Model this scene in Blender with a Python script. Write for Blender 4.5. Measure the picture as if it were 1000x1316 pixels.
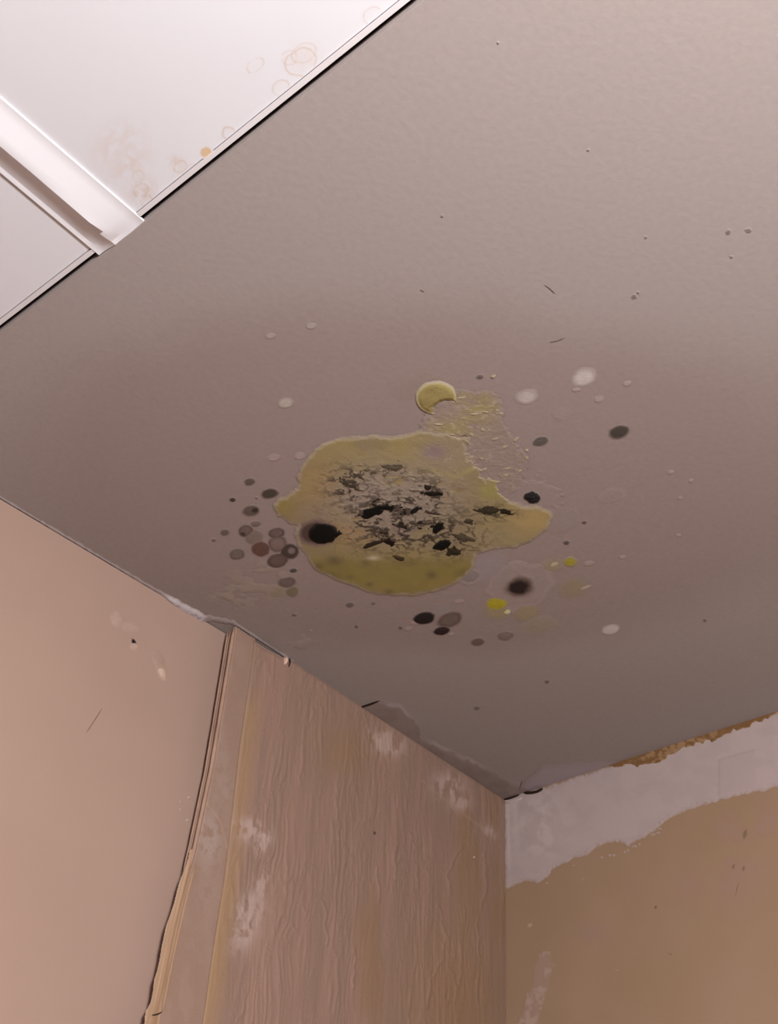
import bpy, bmesh, math
import numpy as np
from mathutils import Matrix, Vector

# ---------------------------------------------------------------- camera, light, exposure
for o in list(bpy.data.objects):
    bpy.data.objects.remove(o)
scn = bpy.context.scene
COL = scn.collection
CEIL = 2.40
FPX = 1504.754                                   # focal length in pixels of the 1000 x 1316 frame
# columns: room axes (x, y, z) seen from the camera (right, down, forward)
RC = np.array([[0.65291291, -0.75534699, 0.05617523],
               [0.50187362, 0.37587941, -0.77899778],
               [0.56729851, 0.53681057, 0.62450525]])
CAM = np.array([-1.54698, -1.13718, 1.50])       # the ceiling corner of the room is (0, 0, 2.4)
cd = bpy.data.cameras.new('camera')
cam = bpy.data.objects.new('camera', cd)
COL.objects.link(cam)
cd.sensor_fit = 'VERTICAL'
cd.sensor_height = 24.0
cd.lens = FPX / 1316.0 * 24.0
cd.clip_start = 0.02
r_, d_, f_ = RC[0], RC[1], RC[2]
M = Matrix(((r_[0], -d_[0], -f_[0], CAM[0]),
            (r_[1], -d_[1], -f_[1], CAM[1]),
            (r_[2], -d_[2], -f_[2], CAM[2]),
            (0, 0, 0, 1)))
cam.matrix_world = M
scn.camera = cam

world = bpy.data.worlds.new('world')
scn.world = world
world.use_nodes = True
world.node_tree.nodes['Background'].inputs[0].default_value = (0.8, 0.85, 1.0, 1)
world.node_tree.nodes['Background'].inputs[1].default_value = 0.0

def lamp(name, loc, power, col, radius):
    l = bpy.data.lights.new(name, 'POINT')
    l.energy = power
    l.color = col
    l.shadow_soft_size = radius
    o = bpy.data.objects.new(name, l)
    o.location = loc
    COL.objects.link(o)
    return o
# the lamp of the room, hanging over the middle of the floor behind the camera
lamp('room_lamp_offscreen', (-1.75, -1.78, 1.84), 175, (1.0, 0.985, 0.985), 0.10)

vs = scn.view_settings
vs.view_transform = 'Standard'
vs.look = 'None'
vs.gamma = 1.0
vs.use_curve_mapping = False
vs.exposure = 0.0

# ---------------------------------------------------------------- helpers
def rays(x, y):
    x = np.asarray(x, float); y = np.asarray(y, float)
    d = np.stack([x - 500, y - 658, np.full(np.broadcast(x, y).shape, FPX)], -1)
    return d @ RC
def on_ceiling(z=CEIL):
    def f(x, y):
        d = rays(x, y)
        return CAM + d * ((z - CAM[2]) / d[..., 2])[..., None]
    f.n = np.array([0, 0, -1.0])
    return f
def on_wall(normal, off=0.0):
    n = np.array(normal, float)
    def f(x, y):
        d = rays(x, y)
        t = (off - CAM @ n) / (d @ n)
        return CAM + d * t[..., None]
    f.n = n
    return f
CE = on_ceiling()
WHITE_Z = CEIL + 0.005
CW = on_ceiling(WHITE_Z)
l0 = CE(0., 640.)
dL = np.array([l0[0], l0[1], 0]); dL /= np.linalg.norm(dL)       # along the left wall, away from the corner
r0 = CE(1000., 915.)
dR = np.array([r0[0], r0[1], 0]); dR /= np.linalg.norm(dR)       # along the right wall
nL = np.array([dL[1], -dL[0], 0]); nL = nL if nL[1] < 0 else -nL
nR = np.array([dR[1], -dR[0], 0]); nR = nR if nR[0] < 0 else -nR
LW = on_wall(nL)
RW = on_wall(nR)
p0 = CE(372., 848.)
dP = np.array([p0[0], p0[1], 0]); dP /= np.linalg.norm(dP)       # the ridged panel stands proud of the left wall and runs into the corner
nP = np.array([dP[1], -dP[0], 0]); nP = nP if nP[1] < 0 else -nP
LP = on_wall(nP)
LM = on_wall(nP, -0.008)

def vnoise(x, y, s=0):
    x = np.asarray(x, float); y = np.asarray(y, float)
    xi = np.floor(x).astype(np.int64); yi = np.floor(y).astype(np.int64)
    fx = x - xi; fy = y - yi
    fx = fx * fx * (3 - 2 * fx); fy = fy * fy * (3 - 2 * fy)
    def h(a, b):
        n = (a * 374761393 + b * 668265263 + s * 982451653) & 0xffffffff
        n = ((n ^ (n >> 13)) * 1274126177) & 0xffffffff
        n = ((n ^ (n >> 16)) * 2246822519) & 0xffffffff
        return ((n ^ (n >> 15)) & 0xffffff) / float(0xffffff)
    return (h(xi, yi) * (1 - fx) + h(xi + 1, yi) * fx) * (1 - fy) + (h(xi, yi + 1) * (1 - fx) + h(xi + 1, yi + 1) * fx) * fy
def fbm(x, y, s=0, o=4):
    v = 0; a = 0.5; t = 0
    for i in range(o):
        v = v + a * vnoise(x * 2 ** i, y * 2 ** i, s + i * 17); t += a; a *= 0.5
    return v / t
def sstep(a, b, x):
    t = np.clip((x - a) / (b - a), 0, 1)
    return t * t * (3 - 2 * t)
def lin(c):
    c = np.asarray(c, float) / 255.0
    return np.where(c <= 0.04045, c / 12.92, ((c + 0.055) / 1.055) ** 2.4)
def mixc(a, b, t):
    t = np.asarray(t)[..., None]
    return a * (1 - t) + np.asarray(b) * t
def polydist(X, Y, pts):
    """signed distance to a closed polygon, positive inside"""
    d = np.full(X.shape, 1e9); ins = np.zeros(X.shape, bool)
    n = len(pts)
    for i in range(n):
        x0, y0 = pts[i]; x1, y1 = pts[(i + 1) % n]
        ex, ey = x1 - x0, y1 - y0
        t = np.clip(((X - x0) * ex + (Y - y0) * ey) / (ex * ex + ey * ey + 1e-9), 0, 1)
        d = np.minimum(d, np.hypot(X - x0 - t * ex, Y - y0 - t * ey))
        c = ((y0 > Y) != (y1 > Y)) & (X < ex * (Y - y0) / (ey + 1e-12) + x0)
        ins ^= c
    return np.where(ins, d, -d)
def linedist(X, Y, pts):
    d = np.full(X.shape, 1e9)
    for (x0, y0), (x1, y1) in zip(pts[:-1], pts[1:]):
        ex, ey = x1 - x0, y1 - y0
        t = np.clip(((X - x0) * ex + (Y - y0) * ey) / (ex * ex + ey * ey + 1e-9), 0, 1)
        d = np.minimum(d, np.hypot(X - x0 - t * ex, Y - y0 - t * ey))
    return d
def gauss(X, Y, cx, cy, rx, ry, rot=0):
    c, s = math.cos(math.radians(rot)), math.sin(math.radians(rot))
    u = ((X - cx) * c + (Y - cy) * s) / rx; v = (-(X - cx) * s + (Y - cy) * c) / ry
    return np.exp(-(u * u + v * v))

# ---- materials
def new_mat(name):
    m = bpy.data.materials.new(name); m.use_nodes = True
    nt = m.node_tree; b = nt.nodes['Principled BSDF']
    return m, nt, b
def noise_base(c1, c2, scale=6.0, detail=4.0, stretch=(1, 1, 1)):
    """a mottled surface colour that several materials can share"""
    def build(nt):
        tc = nt.nodes.new('ShaderNodeTexCoord')
        mp = nt.nodes.new('ShaderNodeMapping'); mp.inputs['Scale'].default_value = stretch
        nt.links.new(tc.outputs['Object'], mp.inputs[0])
        no = nt.nodes.new('ShaderNodeTexNoise'); no.inputs['Scale'].default_value = scale; no.inputs['Detail'].default_value = detail
        nt.links.new(mp.outputs[0], no.inputs['Vector'])
        rp = nt.nodes.new('ShaderNodeValToRGB')
        rp.color_ramp.elements[0].position = 0.32; rp.color_ramp.elements[0].color = (*c1, 1)
        rp.color_ramp.elements[1].position = 0.68; rp.color_ramp.elements[1].color = (*c2, 1)
        nt.links.new(no.outputs['Fac'], rp.inputs[0])
        return rp.outputs[0]
    return build
def add_bump(nt, b, bump, bscale):
    tc = nt.nodes.new('ShaderNodeTexCoord')
    n2 = nt.nodes.new('ShaderNodeTexNoise'); n2.inputs['Scale'].default_value = bscale; n2.inputs['Detail'].default_value = 3
    nt.links.new(tc.outputs['Object'], n2.inputs['Vector'])
    bp = nt.nodes.new('ShaderNodeBump'); bp.inputs['Strength'].default_value = bump; bp.inputs['Distance'].default_value = 0.002
    nt.links.new(n2.outputs['Fac'], bp.inputs['Height']); nt.links.new(bp.outputs[0], b.inputs['Normal'])
    return n2
def base_mat(name, base, rough=0.85, bump=0.0, bscale=400.0, spec=0.2):
    m, nt, b = new_mat(name)
    nt.links.new(base(nt), b.inputs['Base Color'])
    b.inputs['Roughness'].default_value = rough
    b.inputs['Specular IOR Level'].default_value = spec
    if bump: add_bump(nt, b, bump, bscale)
    return m
def rough_mat(name, c1, c2, scale=6.0, rough=0.85, bump=0.0, bscale=400.0, detail=4.0, stretch=(1, 1, 1), spec=0.2):
    return base_mat(name, noise_base(c1, c2, scale, detail, stretch), rough, bump, bscale, spec)
def skin_mat(name, base, rough=0.85, spec=0.2, bump=0.15, bscale=500.0, grain=.1):
    """colour from the mesh's own per-point pigment; thin films run out into the bare surface they lie on"""
    m, nt, b = new_mat(name)
    at = nt.nodes.new('ShaderNodeAttribute'); at.attribute_name = 'pigment'
    n2 = add_bump(nt, b, bump, bscale)
    mr = nt.nodes.new('ShaderNodeMapRange'); mr.inputs[3].default_value = 1 - grain; mr.inputs[4].default_value = 1 + grain
    nt.links.new(n2.outputs['Fac'], mr.inputs[0])
    mx = nt.nodes.new('ShaderNodeVectorMath'); mx.operation = 'SCALE'
    nt.links.new(at.outputs['Color'], mx.inputs[0]); nt.links.new(mr.outputs[0], mx.inputs['Scale'])
    mc = nt.nodes.new('ShaderNodeMix'); mc.data_type = 'RGBA'
    nt.links.new(at.outputs['Alpha'], mc.inputs[0]); nt.links.new(base(nt), mc.inputs[6]); nt.links.new(mx.outputs[0], mc.inputs[7])
    nt.links.new(mc.outputs[2], b.inputs['Base Color'])
    b.inputs['Roughness'].default_value = rough
    b.inputs['Specular IOR Level'].default_value = spec
    return m

# pigments (linear reflectance)
A_CEIL = np.array([0.335, 0.282, 0.268])
A_LEFT = np.array([0.335, 0.225, 0.180])
A_PANEL = np.array([0.250, 0.160, 0.122])
A_RIGHT = np.array([0.300, 0.192, 0.118])
A_FILL = np.array([0.41, 0.320, 0.305])

# ---- meshes
def link(name, me, mat, parent=None, kind=None):
    o = bpy.data.objects.new(name, me); COL.objects.link(o)
    if mat: me.materials.append(mat)
    if parent: o.parent = parent
    if kind: o['kind'] = kind
    return o
def tag(o, label, cat=None, group=None):
    o['label'] = label
    if cat: o['category'] = cat
    if group: o['group'] = group
    return o
def mesh_from(name, verts, faces, smooth=False):
    me = bpy.data.meshes.new(name)
    me.from_pydata([tuple(map(float, v)) for v in verts], [], faces)
    me.validate(); me.update()
    bm = bmesh.new(); bm.from_mesh(me); bmesh.ops.recalc_face_normals(bm, faces=bm.faces); bm.to_mesh(me); bm.free()
    if smooth:
        for p in me.polygons: p.use_smooth = True
    return me
def prism(name, ring0, ring1, smooth=False):
    """closed solid between two matching rings"""
    n = len(ring0)
    faces = [tuple(range(n))[::-1], tuple(range(n, 2 * n))]
    for i in range(n):
        j = (i + 1) % n
        faces.append((i, j, n + j, n + i))
    return mesh_from(name, list(ring0) + list(ring1), faces, smooth)
def loft(name, rings, smooth=True):
    n = len(rings[0]); v = [p for r in rings for p in r]; f = []
    for k in range(len(rings) - 1):
        for i in range(n):
            j = (i + 1) % n
            f.append((k * n + i, k * n + j, (k + 1) * n + j, (k + 1) * n + i))
    f.append(tuple(range(n))[::-1]); f.append(tuple((len(rings) - 1) * n + i for i in range(n)))
    return mesh_from(name, v, f, smooth)
def skin(name, surf, box, step, fn, mat, parent=None, lift=0.0002, cut=0.03):
    """a film or relief that lies on a surface: fn gives pigment, cover and height for points of that surface"""
    x0, x1, y0, y1 = box
    nx = max(int((x1 - x0) / step) + 1, 4); ny = max(int((y1 - y0) / step) + 1, 4)
    X, Y = np.meshgrid(np.linspace(x0, x1, nx), np.linspace(y0, y1, ny))
    rgb, a, h = fn(X, Y)
    rgb = np.broadcast_to(rgb, X.shape + (3,)); a = np.broadcast_to(a, X.shape); h = np.broadcast_to(h, X.shape)
    P = surf(X, Y) + surf.n * (0.00004 + lift * sstep(0.02, .30, a) + h)[..., None]
    keep = a > cut
    kf = keep[:-1, :-1] | keep[1:, :-1] | keep[:-1, 1:] | keep[1:, 1:]
    idx = np.arange(nx * ny).reshape(ny, nx)
    q = np.stack([idx[:-1, :-1], idx[:-1, 1:], idx[1:, 1:], idx[1:, :-1]], -1)[kf]
    used = np.unique(q); remap = np.zeros(nx * ny, np.int64); remap[used] = np.arange(len(used))
    q = remap[q]
    me = bpy.data.meshes.new(name)
    me.vertices.add(len(used)); me.vertices.foreach_set('co', P.reshape(-1, 3)[used].astype(np.float32).ravel())
    me.loops.add(q.size); me.loops.foreach_set('vertex_index', q.ravel().astype(np.int32))
    me.polygons.add(len(q)); me.polygons.foreach_set('loop_start', np.arange(0, q.size, 4, dtype=np.int32))
    me.update(calc_edges=True); me.validate()
    me.polygons.foreach_set('use_smooth', np.ones(len(me.polygons), bool))
    ca = me.color_attributes.new('pigment', 'FLOAT_COLOR', 'POINT')
    rgba = np.concatenate([np.clip(rgb, 0, 1), np.clip(a, 0, 1)[..., None]], -1).reshape(-1, 4)[used]
    ca.data.foreach_set('color', rgba.astype(np.float32).ravel())
    return link(name, me, mat, parent)
def wall_box(name, d, n, s0, s1, z0, z1, thick, mat):
    """slab along direction d from s0 to s1, front face on the wall plane, body behind it"""
    ring = [d * s0 + [0, 0, z0], d * s1 + [0, 0, z0], d * s1 + [0, 0, z1], d * s0 + [0, 0, z1]]
    return link(name, prism(name, ring, [p - n * thick for p in ring]), mat, kind='structure')

# ---------------------------------------------------------------- room shell
b_left = noise_base(A_LEFT * [0.97, 0.96, 0.95], A_LEFT * [1.03, 1.03, 1.02], 5)
m_left = base_mat('left_wall_paint', b_left, 0.7, 0.08, 300)
b_right = noise_base(A_RIGHT * [0.98, 0.98, 0.97], A_RIGHT * [1.05, 1.06, 1.13], 9, 3)
m_right = base_mat('right_wall_paint', b_right, 0.75, 0.06, 300)
m_dark = rough_mat('brown_timber', np.array([0.10, 0.058, 0.036]), np.array([0.13, 0.077, 0.050]), 30)
m_floor = rough_mat('floor_boards', np.array([0.13, 0.11, 0.10]), np.array([0.17, 0.145, 0.125]), 4, stretch=(1, 8, 1))

def b_ceil(nt):
    N = nt.nodes.new; Lk = nt.links.new
    tc = N('ShaderNodeTexCoord')
    n1 = N('ShaderNodeTexNoise'); n1.inputs['Scale'].default_value = 3.2; n1.inputs['Detail'].default_value = 4
    Lk(tc.outputs['Object'], n1.inputs['Vector'])
    n2 = N('ShaderNodeTexNoise'); n2.inputs['Scale'].default_value = 150; n2.inputs['Detail'].default_value = 4
    Lk(tc.outputs['Object'], n2.inputs['Vector'])
    def oval(px, py, sx, sy, rot):
        mp = N('ShaderNodeMapping'); mp.vector_type = 'TEXTURE'
        c = CE(float(px), float(py))
        mp.inputs['Location'].default_value = (c[0], c[1], CEIL)
        mp.inputs['Rotation'].default_value = (0, 0, math.radians(rot))
        mp.inputs['Scale'].default_value = (sx, sy, 1)
        Lk(tc.outputs['Object'], mp.inputs[0])
        ln = N('ShaderNodeVectorMath'); ln.operation = 'LENGTH'; Lk(mp.outputs[0], ln.inputs[0])
        ad = N('ShaderNodeMath'); ad.operation = 'MULTIPLY_ADD'; ad.inputs[1].default_value = 0.45
        Lk(n1.outputs['Fac'], ad.inputs[0]); Lk(ln.outputs['Value'], ad.inputs[2])
        return ad.outputs[0]
    def fade(sock, a, b):
        mr = N('ShaderNodeMapRange'); mr.interpolation_type = 'SMOOTHSTEP'
        mr.inputs[1].default_value = a; mr.inputs[2].default_value = b; mr.inputs[3].default_value = 1; mr.inputs[4].default_value = 0
        Lk(sock, mr.inputs[0]); return mr.outputs[0]
    def mul(col, tint, fac):
        mc = N('ShaderNodeMix'); mc.data_type = 'RGBA'; mc.blend_type = 'MULTIPLY'
        Lk(fac, mc.inputs[0]); Lk(col, mc.inputs[6]); mc.inputs[7].default_value = (*tint, 1)
        return mc.outputs[2]
    rgb = N('ShaderNodeRGB'); rgb.outputs[0].default_value = (*A_CEIL, 1)
    # browner, slightly darker oval with an uneven outline
    col = mul(rgb.outputs[0], OVAL_TINT, fade(oval(540, 650, 0.50, 0.335, -52), 1.02, 1.38))
    mr = N('ShaderNodeMapRange'); mr.inputs[1].default_value = 0.3; mr.inputs[2].default_value = 0.7
    mr.inputs[3].default_value = 0.97; mr.inputs[4].default_value = 1.03; Lk(n2.outputs['Fac'], mr.inputs[0])
    sc = N('ShaderNodeVectorMath'); sc.operation = 'SCALE'; Lk(col, sc.inputs[0]); Lk(mr.outputs[0], sc.inputs['Scale'])
    return sc.outputs[0]
OVAL_TINT = (0.90, 0.84, 0.82)
m_ceil = base_mat('plasterboard_paper', b_ceil, 0.9, 0.10, 150, 0.15)
b_white = noise_base(np.array([0.66, 0.645, 0.68]), np.array([0.685, 0.675, 0.71]), 2.5)
m_white = base_mat('white_plastic_panel', b_white, 0.5, spec=0.3)
m_strip = rough_mat('white_cover_strip', np.array([0.675, 0.65, 0.68]), np.array([0.70, 0.68, 0.71]), 6, 0.45, spec=0.35)
m_edge = rough_mat('edge_trim_plastic', np.array([0.65, 0.61, 0.62]), np.array([0.68, 0.64, 0.65]), 14, 0.5)

RX, RY = -3.4, -3.6
fl = link('floor', prism('floor', [(RX, RY, 0), (0.1, RY, 0), (0.1, 0.1, 0), (RX, 0.1, 0)],
                         [(RX, RY, -0.1), (0.1, RY, -0.1), (0.1, 0.1, -0.1), (RX, 0.1, -0.1)]), m_floor, kind='structure')
wall_left = wall_box('wall_left', dL, nL, -0.05, 3.5, 0, CEIL - 0.0015, 0.10, m_left)
wall_right = wall_box('wall_right', dR, nR, -0.05, 3.65, 0, CEIL + 0.02, 0.10, m_right)
tag(wall_left, 'pinkish beige painted wall with a nail hole and a ridged panel beside the corner')
tag(wall_right, 'tan painted wall with a white band of filler under the ceiling')

# plasterboard: its free edge bends a little where the cover strip meets it
e0, e1, e2 = CE(0., 428.5), CE(151., 313.5), CE(545., 0.)
ext = lambda a, b, y: a + (b - a) * (y - a[1]) / (b[1] - a[1])
edge = [ext(e1, e0, 0.06), e0, e1, e2, ext(e1, e2, RY)]
def edge_strip(name, off0, off1, z0, z1, mat, parent=None, kind=None):
    rings = []
    for p in edge:
        rings.append([(p[0] + off0, p[1], z0), (p[0] + off1, p[1], z0), (p[0] + off1, p[1], z1), (p[0] + off0, p[1], z1)])
    return link(name, loft(name, rings, False), mat, parent, kind)
rings = [[(p[0], p[1], CEIL), (0.02, p[1], CEIL), (0.02, p[1], CEIL + 0.0125), (p[0], p[1], CEIL + 0.0125)] for p in edge]
ceiling = link('ceiling', loft('ceiling', rings, False), m_ceil, kind='structure')
tag(ceiling, 'bare grey beige plasterboard ceiling with a darker oval and mould')
trim2 = edge_strip('trim_2', -0.0100, -0.0055, CEIL + 0.0035, CEIL + 0.02, m_edge, None, 'structure')
tag(trim2, 'thin pinkish white edge trim between plasterboard and white ceiling panels')
edge_strip('groove', -0.0110, -0.0100, CEIL + 0.008, CEIL + 0.02, m_edge, trim2)

# roof slab that closes the room above the boards
link('ceiling_slab', prism('ceiling_slab', [(RX - .1, RY - .1, 2.43), (0.15, RY - .1, 2.43), (0.15, 0.15, 2.43), (RX - .1, 0.15, 2.43)],
     [(RX - .1, RY - .1, 2.5), (0.15, RY - .1, 2.5), (0.15, 0.15, 2.5), (RX - .1, 0.15, 2.5)]), m_dark, kind='structure')

# two white ceiling panels with a folded cover strip over their joint
u0, u1 = CW(0., 123.), CW(181., 279.)
b0, b1 = CW(0., 219.), CW(123., 322.)
ymid = lambda x: 0.5 * (np.interp(x, [u0[0], u1[0]], [u0[1], u1[1]]) + np.interp(x, [b0[0], b1[0]], [b0[1], b1[1]]))
jy = 0.5 * (u1[1] + b1[1])
def panel_white(name, ya, yb):
    pts = sorted([p for p in edge if ya < p[1] < yb], key=lambda p: p[1])
    ya_x = np.interp(ya, [p[1] for p in edge[::-1]], [p[0] for p in edge[::-1]])
    yb_x = np.interp(yb, [p[1] for p in edge[::-1]], [p[0] for p in edge[::-1]])
    line = [(ya_x, ya)] + [(p[0], p[1]) for p in pts] + [(yb_x, yb)]
    rings = [[(RX, y, WHITE_Z), (x - 0.0110, y, WHITE_Z), (x - 0.0110, y, WHITE_Z + 0.008), (RX, y, WHITE_Z + 0.008)] for x, y in line]
    return link(name, loft(name, rings, False), m_white, None, 'structure')
pa = panel_white('ceiling_panel', RY, jy - 0.002)
tag(pa, 'large white ceiling panel with brown ring stains along its edge')
pb = panel_white('ceiling_panel', jy + 0.002, 0.06)
tag(pb, 'plain white ceiling panel between the cover strip and the pinkish wall')
def cover_strip():
    # profile from the camera-side edge (u) over the ridge to the wall-side edge (b)
    n = 14; rings = []
    xs = [-0.005, 0.0, 0.006, 0.014, 0.03, 0.06, 0.10, 0.16, 0.30, 2.1]
    for t in xs:
        # t = distance from the plasterboard edge along -x
        ring = []
        xe_u = u1[0] - t; xe_b = b1[0] - t
        yu = u1[1] + (u0[1] - u1[1]) / (u0[0] - u1[0]) * (xe_u - u1[0])
        yb = b1[1] + (b0[1] - b1[1]) / (b0[0] - b1[0]) * (xe_b - b1[0])
        dep = 0.011 * (1 - 0.55 * math.exp(-max(t, 0) / 0.012))
        rid = 0.50 + 0.10 * math.exp(-max(t, 0) / 0.02) + 0.02 * math.sin(t * 40) * math.exp(-t / 0.1)
        for k in range(n):
            s = k / (n - 1)
            if s < rid:
                z = 0.0012 + (dep - 0.0012) * (s / rid) ** 1.1
            else:
                w = (s - rid) / (1 - rid)
                z = dep * (1 - w) ** 1.9 * (1 - 0.0 * w) + 0.0012
                if w > 0.9: z = 0.0022
            if k in (0, n - 1): z = 0.0022
            ring.append((xe_u * (1 - s) + xe_b * s, yu * (1 - s) + yb * s, WHITE_Z - z))
        ring.append((xe_b, yb, WHITE_Z + 0.0005)); ring.append((xe_u, yu, WHITE_Z + 0.0005))
        rings.append(ring)
    o = link('trim_1', loft('trim_1', rings, True), m_strip, None, 'structure')
    es = o.modifiers.new('split', 'EDGE_SPLIT'); es.split_angle = math.radians(16)
    return tag(o, 'white folded cover strip over the joint of two white ceiling panels')
trim1 = cover_strip()

# ---------------------------------------------------------------- pigments read against the bare board around them
TINTED_BOARD = A_CEIL * OVAL_TINT
def board_shade(y):
    ys = [420, 500, 650, 760, 850, 1000]
    cs = np.array([(152, 131, 124), (138, 116, 110), (122, 100, 93), (112, 90, 80), (103, 82, 72), (104, 83, 72)], float)
    return np.array([np.interp(y, ys, cs[:, i]) for i in range(3)])
def pig(c, y):
    return np.clip(lin(c) / lin(board_shade(y)) * TINTED_BOARD * .88, 0.002, 0.9)
m_mould = skin_mat('mould_film', b_ceil, 0.9, 0.1, 0.25, 700)
m_tape = skin_mat('ceiling_relief', b_ceil, 0.85, 0.15, 0.10, 500)
m_relief = skin_mat('left_wall_relief', b_left, 0.8, 0.15, 0.10, 500)
m_band = skin_mat('right_wall_relief', b_right, 0.8, 0.15, 0.08, 500, .05)
m_stain = skin_mat('water_stain', b_white, 0.55, 0.3, 0.0, 300)

# ---------------------------------------------------------------- left wall: ridged panel, flat strip, bead
def su(X, Y):
    P = LP(X, Y)
    return P @ dP, P[..., 2]
STRIP_R = [(325, 834), (318, 885), (307, 960), (299, 1030), (287, 1130), (272, 1225), (263, 1290), (254, 1345), (228, 1500)]
STRIP_L = [(302, 806), (292, 870), (273, 985), (252, 1085), (244, 1118), (226, 1190), (205, 1290), (197, 1345), (172, 1500)]
xr = lambda Y: np.interp(Y, [p[1] for p in STRIP_R], [p[0] for p in STRIP_R])
xl = lambda Y: np.interp(Y, [p[1] for p in STRIP_L], [p[0] for p in STRIP_L])
def top_gap(X, Y):
    """height below the ceiling in metres"""
    return CEIL - LP(X, Y)[..., 2]
DRIPS = [[(527, 1072), (531, 1100), (536, 1132)], [(563, 1168), (571, 1205), (566, 1232), (551, 1261), (545, 1297)],
         [(525, 1270), (522, 1316)], [(577, 1150), (574, 1125), (590, 1090)], [(622, 1095), (624, 1140), (616, 1170)],
         [(505, 1090), (508, 1130)], [(483, 1115), (486, 1160)], [(430, 1010), (434, 1080)], [(612, 1180), (614, 1240)],
         [(592, 1215), (588, 1265)], [(415, 1160), (419, 1215)], [(455, 1220), (450, 1270)], [(388, 960), (384, 1010)]]
PATCHES = [(497, 955, 20, 14, 0.8), (575, 1012, 20, 16, 0.6), (590, 1030, 12, 12, 0.6), (322, 1068, 20, 13, 0.8), (334, 1082, 9, 12, 0.9),
           (318, 1175, 16, 26, 0.75), (335, 1140, 10, 20, 0.6), (313, 1200, 14, 26, 0.5), (625, 1068, 12, 7, 0.4)]
def panel_fn(X, Y):
    u, v = su(X, Y)
    warp = fbm(u * 28, v * 9, 3) * 2 - 1
    ph = u * 250 + 4.2 * warp
    n = vnoise(ph, v * 27 + 2 * warp, 11)
    rid = (1 - np.abs(2 * n - 1)) ** 3.0
    n2 = vnoise(u * 330 + 4 * warp, v * 40, 23)
    h = (0.0010 * rid + 0.0004 * n2) * (.45 + .9 * sstep(.3, .65, fbm(u * 20, v * 10, 27)))
    for d in DRIPS:
        h = h + 0.0012 * np.exp(-(linedist(X + 4 * (vnoise(Y / 9, X * 0 + 3, 5) - .5), Y, d) / 1.5) ** 2)
    base = mixc(np.broadcast_to(A_PANEL * [0.97, 0.97, 0.97], X.shape + (3,)), A_PANEL * [1.10, 1.06, 1.06], sstep(.3, .7, fbm(u * 60, v * 6, 31)))
    # ochre primer showing through, more towards the bottom of the corner and along the strip
    oc = sstep(.52, .72, fbm(u * 9, v * 4, 41)) * .7
    oc = np.maximum(oc, .85 * gauss(X, Y, 590, 1290, 70, 110)); oc = np.maximum(oc, .8 * gauss(X, Y, 640, 1180, 18, 60))
    oc = np.maximum(oc, .7 * gauss(X, Y, 445, 965, 40, 35))
    d_edge = X - xr(Y)
    band = sstep(28, 6, d_edge) * sstep(880, 920, Y) * (.6 + .5 * vnoise(u * 200, v * 20, 8))
    base = mixc(base, A_PANEL * [0.97, 0.92, 0.68], np.clip(oc, 0, 1) * .9)
    base = mixc(base, A_PANEL * [1.20, 1.17, 0.85], np.clip(band, 0, 1) * .8)
    for cx, cy, rx, ry, s in PATCHES:
        t = gauss(X, Y, cx, cy, rx, ry, 20) * s * sstep(.36, .58, fbm(X / 5, Y / 12, int(cx)))
        base = mixc(base, A_PANEL * [1.55, 1.72, 1.95], np.clip(t * 2.0, 0, .85))
    # thin coat line that runs down to the corner
    ln = np.exp(-(linedist(X, Y, [(540, 1003), (580, 1036), (636, 1078)]) / 1.6) ** 2)
    base = mixc(base, A_PANEL * [1.3, 1.3, 1.3], ln * .5)
    tg = top_gap(X, Y)
    lo = np.where(X < 372, 0.004 + 0.005 * sstep(372, 330, X), 0.0005)
    d = np.minimum(d_edge, (tg - lo) / 0.0012)
    d = np.minimum(d, 650 + (Y - 1027) * 0.0138 - X + 3)
    a = sstep(-0.6, 0.6, d)
    h = 0.0015 * sstep(0, 3, d) + h * sstep(0, 5, d) + 0.0003
    return base, (a > .3) * 1.0, h
panel = skin('ridged_panel', LP, (225, 656, 826, 1490), 1.1, panel_fn, m_relief, wall_left)
tag(panel, 'brown wall panel with raised vertical grain and chalky smears')

def strip_fn(X, Y):
    u, v = su(X, Y)
    d = np.minimum(X - xl(Y), xr(Y) + 1.5 - X); d = np.minimum(d, (top_gap(X, Y) - .004) / .0012)
    n = fbm(X / 14, Y / 30, 61)
    c = mixc(np.broadcast_to(A_PANEL * 1.06, X.shape + (3,)), A_PANEL * [1.12, 1.16, 1.18], sstep(.4, .7, n))
    for cx, cy, rx, ry, s in [(268, 1078, 16, 36, 1.3), (283, 980, 12, 50, .5), (262, 1150, 14, 30, .35), (290, 1020, 10, 18, .45)]:
        c = mixc(c, A_PANEL * [1.25, 1.42, 1.55], np.clip(gauss(X, Y, cx, cy, rx, ry) * s * sstep(.3, .5, fbm(X / 6, Y / 9, 71)), 0, 1))
    c = mixc(c, A_PANEL * [1.5, 1.6, 1.7], (np.exp(-(linedist(X, Y, [(262, 1030), (282, 1056), (290, 1090)]) / 1.5) ** 2)) * .4)
    return c, (d > -.4) * 1.0, 0.0016 * sstep(0, 2, d) + .0003 * n
trim3 = skin('trim_3', LP, (168, 330, 800, 1490), 1.1, strip_fn, m_relief)
trim3['kind'] = 'structure'
tag(trim3, 'flat painted vertical strip between the pinkish wall and the ridged panel')

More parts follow.
